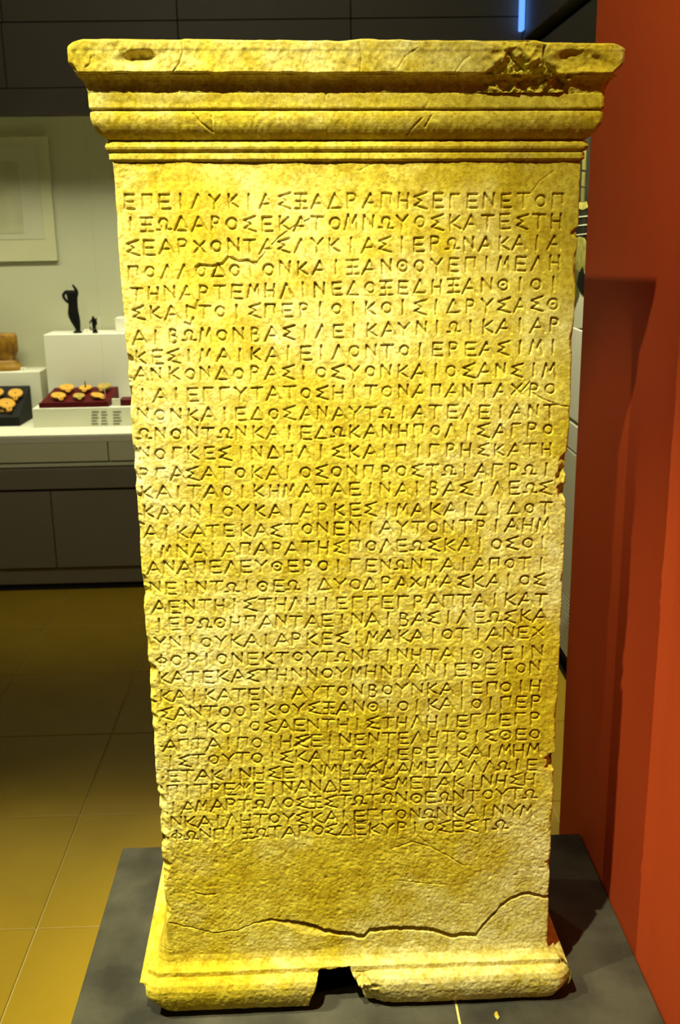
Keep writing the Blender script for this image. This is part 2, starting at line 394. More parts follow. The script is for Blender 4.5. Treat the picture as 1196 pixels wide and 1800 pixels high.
# -- letters as strokes in a unit-high cell, x centred
def arc(cx, cy, rx, ry, a0, a1, n=10):
    return [(cx + rx * math.cos(math.radians(a0 + (a1 - a0) * k / n)), cy + ry * math.sin(math.radians(a0 + (a1 - a0) * k / n))) for k in range(n + 1)]
GL = {
 'Α': [[(-.50, .0), (.02, 1.0), (.52, .0)], [(-.30, .36), (.32, .36)]],
 'Β': [[(-.22, 0), (-.22, 1)], [(-.22, 1)] + arc(-.05, .77, .25, .22, 90, -90) + [(-.22, .54)], [(-.22, .54)] + arc(-.02, .27, .30, .27, 90, -90) + [(-.22, 0)]],
 'Γ': [[(-.28, 0), (-.28, .98), (.34, .98)]],
 'Δ': [[(-.46, .06), (.0, 1.0), (.46, .06), (-.46, .06)]],
 'Ε': [[(.36, .98), (-.30, .98), (-.30, .02), (.38, .02)], [(-.30, .50), (.26, .50)]],
 'Η': [[(-.32, 0), (-.32, 1)], [(.32, 0), (.32, 1)], [(-.32, .5), (.32, .5)]],
 'Θ': [arc(0, .52, .36, .37, 0, 360, 18), [(-.03, .52), (.03, .52)]],
 'Ι': [[(0, 0), (0, 1)]],
 'Κ': [[(-.26, 0), (-.26, 1)], [(.34, .92), (-.24, .46), (.40, .06)]],
 'Λ': [[(-.44, .0), (.0, 1.0), (.44, .0)]],
 'Μ': [[(-.46, .0), (-.26, 1.0), (.02, .36), (.30, 1.0), (.46, .0)]],
 'Ν': [[(-.34, .0), (-.34, 1.0), (.34, .14), (.34, 1.0)]],
 'Ξ': [[(-.40, .98), (.40, .98)], [(-.32, .50), (.32, .50)], [(-.42, .02), (.42, .02)], [(0, .98), (0, .02)]],
 'Ο': [arc(0, .52, .34, .36, 0, 360, 18)],
 'Π': [[(-.32, 0), (-.32, .98), (.34, .98), (.34, .34)]],
 'Ρ': [[(-.24, 0), (-.24, 1)], [(-.24, 1)] + arc(-.02, .76, .30, .24, 90, -90) + [(-.24, .52)]],
 'Σ': [[(.44, 1.04), (-.36, .78), (.08, .50), (-.36, .24), (.46, -.03)]],
 'Τ': [[(-.42, .97), (.42, .97)], [(0, .97), (0, 0)]],
 'Υ': [[(-.40, .98), (0, .52), (.40, .98)], [(0, .52), (0, 0)]],
 'Φ': [arc(0, .52, .36, .22, 0, 360, 16), [(0, 1.02), (0, 0)]],
 'Χ': [[(-.36, .90), (.36, .12)], [(-.38, .14), (.36, .88)]],
 'Ψ': [[(-.36, .98), (0, .48), (.36, .98)], [(0, 1.0), (0, 0)]],
 'Ω': [[(-.50, .16), (-.16, .16)] + arc(0, .58, .30, .30, 225, -45, 12) + [(.16, .16), (.50, .16)]],
}
LINES = [
 ('ΕΠΕΙΛΥΚΙΑΣΞΑΔΡΑΠΗΣΕΓΕΝΕΤΟΠ', 228, 355, 981, 353), ('ΙΞΩΔΑΡΟΣΕΚΑΤΟΜΝΩΥΟΣΚΑΤΕΣΤΗ', 229, 395.5, 978.6, 390),
 ('ΣΕΑΡΧΟΝΤΑΣΛΥΚΙΑΣΙΕΡΩΝΑΚΑΙΑ', 232, 436, 974, 427), ('ΠΟΛΛΟΔΟΤΟΝΚΑΙΞΑΝΘΟΥΕΠΙΜΕΛΗ', 235, 480, 976, 462),
 ('ΤΗΝΑΡΤΕΜΗΛΙΝΕΔΟΞΕΔΗΞΑΝΘΙΟΙ', 241, 518, 973, 499), ('ΣΚΑΙΤΟΙΣΠΕΡΙΟΙΚΟΙΣΙΔΡΥΣΑΣΘ', 242, 552, 973, 535),
 ('ΑΙΒΩΜΟΝΒΑΣΙΛΕΙΚΑΥΝΙΩΙΚΑΙΑΡ', 245.6, 594, 974, 571), ('ΚΕΣΙΜΑΙΚΑΙΕΙΛΟΝΤΟΙΕΡΕΑΣΙΜΙ', 247, 629.5, 972, 610),
 ('ΑΝΚΟΝΔΟΡΑΣΙΟΣΥΟΝΚΑΙΟΣΑΝΣΙΜ', 247, 659, 968, 650.6), ('ΙΑΙΕΓΓΥΤΑΤΟΣΗΙΤΟΝΑΠΑΝΤΑΧΡΟ', 252.7, 696, 967, 685),
 ('ΝΟΝΚΑΙΕΔΟΣΑΝΑΥΤΩΙΑΤΕΛΕΙΑΝΤ', 252.7, 731, 967, 723), ('ΩΝΟΝΤΩΝΚΑΙΕΔΩΚΑΝΗΠΟΛΙΣΑΓΡΟ', 254, 764, 964.5, 756),
 ('ΝΟΓΚΕΣΙΝΔΗΛΙΣΚΑΙΠΙΓΡΗΣΚΑΤΗ', 254, 799, 961.7, 791), ('ΡΓΑΣΑΤΟΚΑΙΟΣΟΝΠΡΟΣΤΩΙΑΓΡΩΙ', 254, 834.5, 960, 826),
 ('ΚΑΙΤΑΟΙΚΗΜΑΤΑΕΙΝΑΙΒΑΣΙΛΕΩΣ', 258, 866, 960, 857.6), ('ΚΑΥΝΙΟΥΚΑΙΑΡΚΕΣΙΜΑΚΑΙΔΙΔΟΤ', 260, 901, 960, 893.5),
 ('ΑΙΚΑΤΕΚΑΣΤΟΝΕΝΙΑΥΤΟΝΤΡΙΑΗΜ', 265, 937, 956.4, 923), ('ΙΜΝΑΙΑΠΑΡΑΤΗΣΠΟΛΕΩΣΚΑΙΟΣΟΙ', 265.7, 970, 955.7, 955),
 ('ΑΝΑΠΕΛΕΥΘΕΡΟΙΓΕΝΩΝΤΑΙΑΠΟΤΙ', 269, 999, 952, 992), ('ΝΕΙΝΤΩΙΘΕΩΙΔΥΟΔΡΑΧΜΑΣΚΑΙΟΣ', 272.7, 1036, 949.4, 1020),
 ('ΑΕΝΤΗΙΣΤΗΛΗΙΕΓΓΕΓΡΑΠΤΑΙΚΑΤ', 279, 1068, 951, 1054), ('ΙΕΡΩΘΗΠΑΝΤΑΕΙΝΑΙΒΑΣΙΛΕΩΣΚΑ', 280.4, 1099, 951, 1083),
 ('ΥΝΙΟΥΚΑΙΑΡΚΕΣΙΜΑΚΑΙΟΤΙΑΝΕΧ', 282.5, 1132, 947.7, 1112), ('ΦΟΡΙΟΝΕΚΤΟΥΤΩΝΓΙΝΗΤΑΙΘΥΕΙΝ', 285, 1162, 946, 1147),
 ('ΚΑΤΕΚΑΣΤΗΝΝΟΥΜΗΝΙΑΝΙΕΡΕΙΟΝ', 287, 1192.5, 942, 1174), ('ΚΑΙΚΑΤΕΝΙΑΥΤΟΝΒΟΥΝΚΑΙΕΠΟΙΗ', 289.5, 1225, 942.8, 1207),
 ('ΣΑΝΤΟΟΡΚΟΥΣΞΑΝΘΙΟΙΚΑΙΟΙΠΕΡ', 293, 1255, 941.7, 1234), ('ΙΟΙΚΟΙΟΣΑΕΝΤΗΙΣΤΗΛΗΙΕΓΓΕΓΡ', 293.5, 1283, 941, 1264),
 ('ΑΠΤΑΙΠΟΙΗΣΕΙΝΕΝΤΕΛΗΤΟΙΣΘΕΟ', 298.5, 1311, 941, 1291), ('ΙΣΤΟΥΤΟΙΣΚΑΙΤΩΙΙΕΡΕΙΚΑΙΜΗΜ', 299.5, 1339, 939, 1319),
 ('ΕΤΑΚΙΝΗΣΕΙΝΜΗΔΑΜΑΜΗΔΑΛΛΩΙΕ', 305, 1365.6, 936, 1344.5), ('ΠΙΤΡΕΨΕΙΝΑΝΔΕΤΙΣΜΕΤΑΚΙΝΗΣΗ', 304, 1392, 933, 1371),
 ('ΙΑΜΑΡΤΩΛΟΣΞΣΤΩΤΩΝΘΕΩΝΤΟΥΤΩ', 306, 1421, 933, 1395.4), ('ΝΚΑΙΛΗΤΟΥΣΚΑΙΕΓΓΟΝΩΝΚΑΙΝΥΜ', 309.6, 1447, 927.7, 1424.6),
 ('ΦΩΝΠΙΞΩΤΑΡΟΣΔΕΚΥΡΙΟΣΕΣΤΩ', 312, 1470, 880, 1450),
]
# fracture between the shaft and the foot, and finer cracks (picture points)
CRACK = [(270, 1606), (296, 1622), (330, 1630), (353, 1634), (375, 1641), (420, 1634), (450, 1622), (478, 1615), (500, 1619), (540, 1622), (570, 1633), (600, 1638),
         (639, 1644), (651, 1633), (699, 1629), (762, 1631), (789, 1642), (837, 1640), (846, 1627), (872, 1600), (880, 1590), (900, 1577), (920, 1570), (931, 1569), (957, 1575), (990, 1578)]
CS, CT = zip(*[st(px, py) for px, py in CRACK])
def crack_t(s): return np.interp(s, CS, CT) + 0.0012 * vn(s * 160, s * 0, 5) + 0.0007 * vn(s * 420, s * 0, 6)

def stele_noise(S, T, rough):
    d = 0.0013 * fbm(S, T, 9, 3, 1) + 0.0006 * fbm(S, T, 48, 3, 4)
    pk = vn(S * 230, T * 260, 9) + 0.7 * vn(S * 480, T * 520, 11)
    d = d + rough * 0.00034 * pk + rough * 0.0006 * np.clip(fbm(S, T, 150, 2, 13) - 0.25, 0, 1) * 2
    return d

# ---- shaft with the inscription
NXF = 640
NSIDE = 10
def ring(hw_l, hw_r, p, nfront):
    """s, dep of one closed ring at outset p, front first (left to right), then right side, back, left side"""
    sl, sr = SM - hw_l, SM + hw_r
    fs = np.linspace(sl, sr, nfront); fd = np.full(nfront, -p)
    k = np.array([0.03, 0.1, 0.2, 0.32, 0.45, 0.58, 0.72, 0.86, 0.965, 1.0])
    rs = np.full(NSIDE, sr); rd = -p + k * (DEPTH + 2 * p)
    bs_ = sr + k * (sl - sr); bd = np.full(NSIDE, DEPTH + p)
    ls = np.full(NSIDE - 1, sl); ld = (DEPTH + p) - k[:-1] * (DEPTH + 2 * p)
    return np.concatenate([fs, rs, bs_, ls]), np.concatenate([fd, rd, bd, ld])
def ring_mesh(name, S, D, T, mat, parent, smooth=True):
    rows, cols = S.shape
    V = to_obj(S, D, T).reshape(-1, 3)
    idx = np.arange(rows * cols).reshape(rows, cols)
    a = idx[:-1, :]; b2 = np.roll(idx, -1, 1)[:-1, :]; c = np.roll(idx, -1, 1)[1:, :]; d = idx[1:, :]
    Q = np.stack([a, b2, c, d], -1).reshape(-1, 4)          # rows run upward
    top = V[idx[-1]].mean(0); bot = V[idx[0]].mean(0)
    n = len(V); V = np.vstack([V, top, bot])
    nx = np.roll(np.arange(cols), -1)
    tr_ = np.vstack([np.stack([idx[-1], idx[-1][nx], np.full(cols, n)], -1), np.stack([idx[0][nx], idx[0], np.full(cols, n + 1)], -1)])
    return np_mesh(name, V, Q, mat, parent, tr_, smooth)

T_TOP = st(600, 283)[1]
NR = 1180
rs_, rd_ = ring(HW, HW, 0.0, NXF)
cols = len(rs_)
S = np.tile(rs_, (NR, 1)); D = np.tile(rd_, (NR, 1))
tc_ = crack_t(rs_) + 0.0015
v = np.linspace(0, 1, NR)[:, None]
T = tc_[None, :] * (1 - v) + T_TOP * v
# front displacement
Sf, Tf = S[:, :NXF], T[:, :NXF]
gr = np.clip((1.75 - Tf) / 1.0, 0, 1)
rough = 0.45 + 0.75 * gr + 0.5 * np.clip((0.05 - Sf) / 0.3, 0, 1) + 0.5 * fbm(Sf, Tf, 5, 2, 21)
disp = stele_noise(Sf, Tf, np.clip(rough, 0.25, 2.0))
# letters
ds = (S1 - S0) / (NXF - 1)
carve = np.zeros_like(disp)
rng = np.random.default_rng(11)
def groove(pts, hw_, depth):
    pts = np.array(pts)
    for a, c in zip(pts[:-1], pts[1:]):
        m = hw_ * 1.3
        i0 = max(int((min(a[0], c[0]) - m - S0) / ds), 0); i1 = min(int((max(a[0], c[0]) + m - S0) / ds) + 2, NXF)
        if i1 <= i0: continue
        colT = Tf[:, (i0 + i1) // 2 if (i0 + i1) // 2 < NXF else NXF - 1]
        j0 = max(np.searchsorted(colT, min(a[1], c[1]) - m) - 4, 0); j1 = min(np.searchsorted(colT, max(a[1], c[1]) + m) + 4, NR)
        if j1 <= j0: continue
        dd = seg_dist(Sf[j0:j1, i0:i1], Tf[j0:j1, i0:i1], a, c)
        g = depth * np.clip(1 - dd / hw_, 0, 1)
        carve[j0:j1, i0:i1] = np.maximum(carve[j0:j1, i0:i1], g)
for li, (txt, xa, ya, xb, yb2) in enumerate(LINES):
    n = len(txt)
    hpx = float(np.interp(li, [0, 5, 12, 34], [26, 24, 22.2, 20])); wk = 1.0 + 0.12 * li / 34
    for k, ch in enumerate(txt):
        fr_ = k / (n - 1)
        px = xa + (xb - xa) * fr_ + rng.uniform(-1.2, 1.2); py = ya + (yb2 - ya) * fr_ + rng.uniform(-1.0, 1.0)
        s0, t0 = st(px, py); s1, t1 = st(px + 10, py); _, tu = st(px, py - hpx / 2); _, td = st(px, py + hpx / 2)
        H = (tu - td) * rng.uniform(0.94, 1.05); W_ = H * wk * rng.uniform(0.94, 1.04)
        rot = rng.uniform(-0.05, 0.05)
        sc_ = 1.0
        dep_ = 0.0044 * rng.uniform(0.8, 1.15); hw_ = 0.0019
        for stroke in GL[ch]:
            dk = dep_ * rng.uniform(0.85, 1.1)
            pts = [(s0 + (x * math.cos(rot) - (y - .5) * math.sin(rot)) * W_ * sc_, t0 + (x * math.sin(rot) + (y - .5) * math.cos(rot)) * H * sc_) for x, y in stroke]
            groove(pts, hw_, dk)
for pts, hw_, dp in (
    ([(345, 470), (352, 466), (372, 469), (392, 464), (402, 452), (420, 460), (436, 458), (448, 466)], 0.0026, 0.004),
    ([(448, 466), (470, 440), (490, 418), (520, 396), (545, 385)], 0.0014, 0.0016),
    ([(632, 300), (650, 290), (668, 284)], 0.0013, 0.0012), ([(930, 345), (950, 318), (975, 300)], 0.0013, 0.001),
    ([(935, 690), (955, 702), (985, 713), (1006, 716)], 0.0016, 0.0018), ([(916, 690), (925, 680), (932, 672)], 0.0016, 0.002),
    ([(690, 1492), (725, 1480), (755, 1488), (790, 1506), (815, 1522)], 0.0016, 0.0018), ([(735, 1470), (752, 1482), (768, 1496)], 0.0014, 0.0015),
    ([(700, 1548), (740, 1552), (790, 1556)], 0.0013, 0.0012), ([(345, 1570), (362, 1574), (380, 1572)], 0.0018, 0.0022),
    ([(395, 1405), (430, 1370), (520, 1376)], 0.0012, 0.001), ([(360, 1425), (440, 1452)], 0.0012, 0.001),
    ([(520, 1312), (530, 1306), (545, 1298)], 0.004, 0.004), ([(648, 1352), (662, 1344), (672, 1338)], 0.003, 0.0025),
    ([(326, 568), (336, 572), (340, 560)], 0.0025, 0.003), ([(330, 540), (345, 545), (348, 530)], 0.003, 0.0025)):
    groove([st(*p) for p in pts], hw_, dp)
disp = disp + carve * (1 + 0.25 * vn(Sf * 300, Tf * 300, 31))
# flaked arrises
ee = Sf - S0; er = S1 - Sf
lowband = np.clip((1.55 - Tf) / 0.12, 0.25, 1)
def flakes(Tv, f1, seed):
    return 0.010 * np.clip(vn(Tv * f1, Tv * 0 + 0.5, seed) - 0.05, 0, 1) + 0.008 * np.clip(vn(Tv * f1 * 2.7, Tv * 0 + 0.3, seed + 1), 0, 1) + 0.0025 * np.clip(vn(Tv * 160, Tv * 0, seed + 2), 0, 1) + 0.002
wl = flakes(Tf, 26, 41) * lowband * (1 + 0.5 * vn(Sf * 90, Tf * 60, 43))
for py, hh, ww in ((640, 18, 0.017), (668, 12, 0.014), (700, 9, 0.010), (800, 18, 0.014), (838, 14, 0.016), (875, 14, 0.012), (1262, 14, 0.014), (1285, 10, 0.010), (1385, 9, 0.014), (1432, 12, 0.022), (1505, 14, 0.012), (1550, 10, 0.008)):
    t0 = st(285, py)[1]; hm = hh * 0.00085
    wl = np.maximum(wl, 0.72 * ww * np.clip(1.25 - np.abs(Tf - t0) / hm, 0, 1) * (0.8 + 0.4 * vn(Sf * 120, Tf * 80, 47)))
fl = np.clip(wl - ee, 0, None)
disp = disp + fl * (0.95 + 0.5 * vn(Sf * 60, Tf * 45, 51)) + np.where(fl > 0, 0.0012 * fbm(Sf, Tf, 140, 2, 53), 0)
wr = 0.35 * flakes(Tf, 20, 61)
for py, hh, ww in ((410, 7, 0.010), (845, 40, 0.020), (1338, 14, 0.022), (1512, 20, 0.008)):
    t0 = st(985, py)[1]; hm = hh * 0.0008
    wr = np.maximum(wr, ww * np.clip(1.3 - np.abs(Tf - t0) / hm, 0, 1) ** 0.5 * (0.75 + 0.5 * vn(Sf * 150, Tf * 110, 67)))
fr2 = np.clip(wr - er, 0, None)
disp = disp + fr2 * (0.7 + 0.6 * vn(Sf * 110, Tf * 90, 71))
D[:, :NXF] += disp
# the silhouette follows the flakes
nb = 24
kk = np.linspace(1, 0, nb)[None, :] ** 1.5
S[:, :nb] += kk * (wl[:, :1] * 0.12)
S[:, NXF - nb:NXF] -= kk[:, ::-1] * (wr[:, -1:] * 0.24)
S[:, NXF:NXF + NSIDE] -= wr[:, -1:] * 0.24
S[:, -(NSIDE - 1):] += wl[:, :1] * 0.12
def shelf(Sx, Dx, Tx, nf, at_top):
    k = -1 if at_top else 0
    d = Dx[k].copy(); d[:nf] = np.minimum(d[:nf] + 0.07, DEPTH * 0.6)
    if at_top: return np.vstack([Sx, Sx[k]]), np.vstack([Dx, d]), np.vstack([Tx, Tx[k]])
    return np.vstack([Sx[k], Sx]), np.vstack([d, Dx]), np.vstack([Tx[k], Tx])
ring_mesh('inscribed_shaft', *shelf(S, D, T, NXF, False), M_STONE, stele)

# ---- cornice mouldings
def moulding(name, prof, rowsub, nfront, rough_k, damage=None, ends=None):
    """prof: list of (picture y at x=600, outset) from top to bottom"""
    pts = [(st(600, y, p)[1], p) for y, p in prof][::-1]      # upward
    tt, pp = [], []
    for (ta, pa_), (tb, pb_) in zip(pts[:-1], pts[1:]):
        for k in range(rowsub): tt.append(ta + (tb - ta) * k / rowsub); pp.append(pa_ + (pb_ - pa_) * k / rowsub)
    tt.append(pts[-1][0]); pp.append(pts[-1][1])
    RS, RD, RT = [], [], []
    for t_, p_ in zip(tt, pp):
        s_, d_ = ring(HW + p_, HW + p_, p_, nfront); RS.append(s_); RD.append(d_); RT.append(np.full_like(s_, t_))
    RS, RD, RT = np.array(RS), np.array(RD), np.array(RT)
    f = slice(0, nfront)
    a, b3 = RS[:, f], RT[:, f] + RD[:, f] * 0.8
    dsp = rough_k * (0.0011 * fbm(a, b3, 14, 3, 81) + 0.0008 * fbm(a, b3, 70, 3, 83) + 0.0004 * vn(a * 260, b3 * 260, 85))
    el = a - a[:, :1]; er_ = a[:, -1:] - a
    w_ = 0.004 + 0.004 * np.clip(vn(b3 * 60, b3 * 0, 87), 0, 1)
    dsp = dsp + np.clip(w_ - el, 0, None) * 0.8 + np.clip(w_ - er_, 0, None) * 0.8
    if damage is not None: dsp = damage(a, RT[:, f], dsp)
    RD[:, f] += dsp
    if ends is not None: RS, RT = ends(RS, RT, nfront)
    return ring_mesh(name, RS, RD, RT, M_STONE, stele)

def pmask(s, t, cx, cy, rx, ry, p, soft=0.35):
    """soft elliptical mask around a picture point"""
    s0, t0 = st(cx, cy, p); k = 0.00070
    r_ = np.sqrt(((s - s0) / (rx * k)) ** 2 + ((t - t0) / (ry * k)) ** 2)
    r_ = r_ + 0.35 * fbm(s, t, 60, 3, 91)
    return 1 - sstep(1 - soft, 1 + soft * 0.5, r_)
PA = 0.039
def abacus_damage(s, t, d):
    # bruise near the left end
    m = pmask(s, t, 241, 107, 30, 15, PA, 0.7); d = d + 0.013 * m * np.clip(0.55 + (t - st(241, 107, PA)[1]) / 0.012, 0.1, 1.2)
    # broken lower arris towards the right
    bx = [850, 862, 880, 900, 930, 960, 985, 1003, 1012]; by = [133, 116, 96, 92, 98, 104, 110, 124, 134]
    q = [st(x, y, PA) for x, y in zip(bx, by)]
    tl = np.interp(s, [k[0] for k in q], [k[1] for k in q], left=-9, right=-9) + 0.004 * fbm(s, t, 70, 3, 95)
    below = sstep(0.0, 0.020, tl - t)
    d = d + below * (0.0085 + 0.016 * np.abs(fbm(s, t, 75, 4, 97)) + 0.005 * fbm(s, t, 30, 2, 98))
    # shallow scar over the right end and the shattered patch round the break
    sc2 = pmask(s, t, 1010, 110, 75, 17, PA, 0.6); d = d + sc2 * (0.005 + 0.003 * fbm(s, t, 60, 3, 99))
    sh = pmask(s, t, 912, 100, 52, 40, PA, 0.6); d = d + sh * 0.0055 * np.abs(fbm(s, t, 75, 4, 101)) * 1.6
    for pts, hw_, dp in (([(958, 80), (957, 95), (960, 110), (972, 122), (985, 130)], 0.0022, 0.007),
                         ([(896, 90), (905, 104), (918, 112), (926, 120), (929, 135)], 0.0030, 0.006),
                         ([(320, 72), (322, 90), (316, 110), (304, 128)], 0.0014, 0.0020), ([(632, 74), (636, 100), (633, 128)], 0.0012, 0.0016),
                         ([(700, 120), (712, 100), (735, 84)], 0.0012, 0.0014), ([(800, 128), (815, 106), (826, 98)], 0.0013, 0.0016),
                         ([(160, 100), (158, 112), (150, 118)], 0.0014, 0.0018), ([(108, 112), (122, 118), (124, 128)], 0.005, 0.008)):
        q = [st(x, y, PA) for x, y in pts]
        g = np.zeros_like(d)
        for a, c in zip(q[:-1], q[1:]): g = np.maximum(g, dp * np.clip(1 - seg_dist(s, t, a, c) / hw_, 0, 1))
        d = d + g
    # lightly scored upper band
    tb = st(600, 88, PA)[1]; d = d - 0.0007 * sstep(tb - 0.001, tb + 0.001, t)
    return d
def abacus_ends(RS, RT, nf):
    # worn corners and a slightly irregular top edge
    tmax, tmin = RT.max(), RT.min()
    topk = sstep(tmax - 0.012, tmax, RT); botk = sstep(tmin + 0.014, tmin, RT)
    cl = np.clip(1 - (RS - RS.min()) / 0.018, 0, 1); cr = np.clip(1 - (RS.max() - RS) / 0.022, 0, 1)
    RS = RS + cl * (0.008 * topk ** 2 + 0.007 * botk) - cr * (0.010 * topk ** 2 + 0.012 * botk)
    RT = RT + topk * (0.0016 * vn(RS * 26, RS * 0, 103) + 0.0010 * vn(RS * 90, RS * 0, 105)) + botk * 0.0009 * vn(RS * 60, RS * 0, 107)
    q1 = st(862, 80, PA)[0]; q2 = st(885, 80, PA)[0]
    RT = RT - topk * 0.003 * sstep(q1 - 0.01, q1, RS) * (1 - sstep(q1 + 0.006, q2, RS)) - topk * 0.0025 * sstep(q2 + 0.03, q2 + 0.10, RS)
    return RS, RT
moulding('cornice_slab', [(71, PA - 0.003), (73, PA), (90, PA), (110, PA), (126, PA), (129, PA - 0.002), (131, 0.031)], 9, 760, 1.3, abacus_damage, abacus_ends)
def cav_damage(s, t, d):
    m = pmask(s, t, 930, 148, 85, 40, 0.026, 0.4); return d + m * (-0.0045 + 0.013 * np.abs(fbm(s, t, 75, 4, 111)))
moulding('cornice_cavetto', [(130.5, 0.0335), (135, 0.030), (141, 0.0265), (148, 0.024), (156, 0.0225), (163, 0.0215)], 5, 500, 1.0, cav_damage)
def fas_damage(s, t, d):
    g = np.zeros_like(d)
    for pts in ([(934, 168), (940, 186), (944, 194)], [(756, 175), (742, 200), (745, 190)], [(575, 150), (572, 178)]):
        q = [st(x, y, 0.0215) for x, y in pts]
        for a, c in zip(q[:-1], q[1:]): g = np.maximum(g, 0.0016 * np.clip(1 - seg_dist(s, t, a, c) / 0.0014, 0, 1))
    return d + g
moulding('cornice_fascia', [(162, 0.0212), (164, 0.0218), (190, 0.0212), (192, 0.0195)], 7, 560, 0.9, fas_damage)
moulding('groove_band', [(191.5, 0.0172), (196, 0.0172)], 3, 300, 0.5)
def ovo_damage(s, t, d):
    g = np.zeros_like(d)
    for pts in ([(716, 235), (728, 222), (742, 208)], [(748, 222), (758, 204)], [(340, 200), (352, 215), (375, 232)], [(372, 205), (374, 230)]):
        q = [st(x, y, 0.018) for x, y in pts]
        for a, c in zip(q[:-1], q[1:]): g = np.maximum(g, 0.002 * np.clip(1 - seg_dist(s, t, a, c) / 0.0016, 0, 1))
    return d + g
moulding('cornice_ovolo', [(194.5, 0.0180), (197, 0.0204), (203, 0.0209), (209, 0.0206), (215, 0.0197), (221, 0.0182), (227, 0.0161), (233, 0.0133), (238, 0.0104), (242, 0.0075), (245, 0.0048), (247, 0.0020)], 4, 600, 1.0, ovo_damage)
moulding('cornice_bead', [(246, 0.0005), (248.5, 0.0050), (252, 0.0072), (257, 0.0080), (262, 0.0068), (266, 0.0040), (268.5, 0.0005)], 4, 560, 0.9)
moulding('cornice_fillet', [(267.5, 0.0015), (269, 0.0040), (279, 0.0040), (281, 0.0030), (283.5, 0.0004)], 4, 560, 0.9)

# ---- foot fragment below the fracture
NF2 = 620
prof = [(1668, 0.0000), (1680, 0.0022), (1688, 0.0062), (1694, 0.0115), (1698, 0.0160), (1699, 0.0168), (1708, 0.0168), (1710, 0.0190), (1716, 0.0262), (1724, 0.0320), (1734, 0.0350), (1746, 0.0348), (1757, 0.0315), (1766, 0.0255), (1766, 0.0150), (1769, 0.002)]
pts = [(st(600, y, p)[1], p) for y, p in prof]
t60 = pts[13][0]; pts[14] = (t60 - 0.0035, 0.0150); pts[15] = (t60 - 0.0045, 0.0)
t_foot0 = pts[0][0]
tt = np.array([q[0] for q in pts][::-1]); pp = np.array([q[1] for q in pts][::-1])
tmn = tt[0]
# resample the profile by arc length, upward
al = np.concatenate([[0], np.cumsum(np.hypot(np.diff(tt), np.diff(pp)))])
NA = 110; u_ = np.linspace(0, al[-1], NA)
tr1, pr1 = np.interp(u_, al, tt), np.interp(u_, al, pp)
# plain foot block beneath the torus, hidden in its shade
tr1 = np.concatenate([[ZP + 0.0005, ZP + 0.006], tr1]); pr1 = np.concatenate([[-0.012, -0.012], pr1])
NB = 90
RS, RD, RT = [], [], []
for t_, p_ in zip(tr1, pr1):
    s_, d_ = ring(HW + p_, HW + p_, p_, NF2); RS.append(s_); RD.append(d_); RT.append(np.full_like(s_, t_))
s_, d_ = ring(HW, HW, 0.0, NF2)
tcr = crack_t(s_) - 0.0012 - 0.0072 * sstep(-0.075, -0.02, s_) * (1 - 0.35 * sstep(0.24, 0.33, s_))
for k in range(1, NB + 1):
    RS.append(s_); RD.append(d_); RT.append(t_foot0 + (tcr - t_foot0) * k / NB)
RS, RD, RT = np.array(RS), np.array(RD), np.array(RT)
a = RS[:, :NF2]; b3 = RT[:, :NF2]
bb = b3 + RD[:, :NF2] * 0.7
dsp = stele_noise(a, bb, np.full_like(a, 1.1)) + 0.0012 * fbm(a, bb, 40, 3, 121)
el = a - a[:, :1]; er_ = a[:, -1:] - a
torus = sstep(pts[6][0], pts[8][0], b3)                       # 1 on the torus
w_ = 0.003 + 0.02 * torus
dsp = dsp + np.clip(w_ - el, 0, None) ** 1.5 * 4 * 0.8 + np.clip(w_ - er_, 0, None) ** 1.5 * 6
# spalled upper lip along the fracture
lip = crack_t(a) - b3
lm = np.clip(1 - lip / (0.006 + 0.016 * np.clip(vn(a * 22, a * 0, 131) + 0.3, 0, 1)), 0, 1) * sstep(-0.12, -0.05, a) * (1 - sstep(0.2, 0.26, a))
dsp = dsp + 0.007 * lm
# broken socket in the torus
tn = st(600, 1714, 0.03)[1]
sL = st(563, 1735, 0.033)[0]; sR0 = st(614, 1718, 0.033)[0]; sR1 = st(640, 1752, 0.033)[0]
tR0 = st(614, 1718, 0.033)[1]; tR1 = st(640, 1752, 0.033)[1]
sR = np.interp(b3, [tR1, tR0], [sR1, sR0]) + 0.004 * fbm(a, b3, 70, 3, 135)
sLm = sL + 0.004 * fbm(a, b3, 60, 3, 137) + 0.35 * (b3 - st(563, 1735, 0.033)[1])
tnm = tn + 0.003 * vn(a * 120, a * 0, 139) - 0.10 * np.clip(sLm + 0.006 - a, 0, None)
notch = sstep(-0.006, 0.004, a - sLm) * sstep(-0.004, 0.010, sR - a) * sstep(-0.002, 0.004, tnm - b3)
dsp = dsp + notch * 0.085
chipm = sstep(0.0, 0.03, sR + 0.045 - a) * sstep(-0.002, 0.004, a - sR) * torus
dsp = dsp + chipm * (0.009 + 0.010 * fbm(a, b3, 80, 4, 141))
RD[:, :NF2] += np.maximum(dsp, -0.004)
RT[:2, :] = np.array([[ZP + 0.0008], [ZP + 0.006]]) - SHEAR * RS[:2, :]
# rounded lower corners
kb = 1 - sstep(tmn, tmn + 0.030, RT); kb[:2] = 0
cl = np.clip(1 - (RS - RS.min()) / 0.055, 0, 1); cr = np.clip(1 - (RS.max() - RS) / 0.05, 0, 1)
RT = RT + kb * (0.016 * cl ** 2 + 0.014 * cr ** 2)
# wider flare of the left flank
side = np.zeros(RS.shape[1]); side[NF2 + 2 * NSIDE:] = 1.0
fl2 = sstep(st(280, 1622)[1], st(266, 1692)[1], RT) * (1 - sstep(pts[7][0], pts[10][0], RT))
RS = RS - side[None, :] * 0.016 * fl2
ring_mesh('foot_fragment', *shelf(RS, RD, RT, NF2, True), M_STONE, stele)

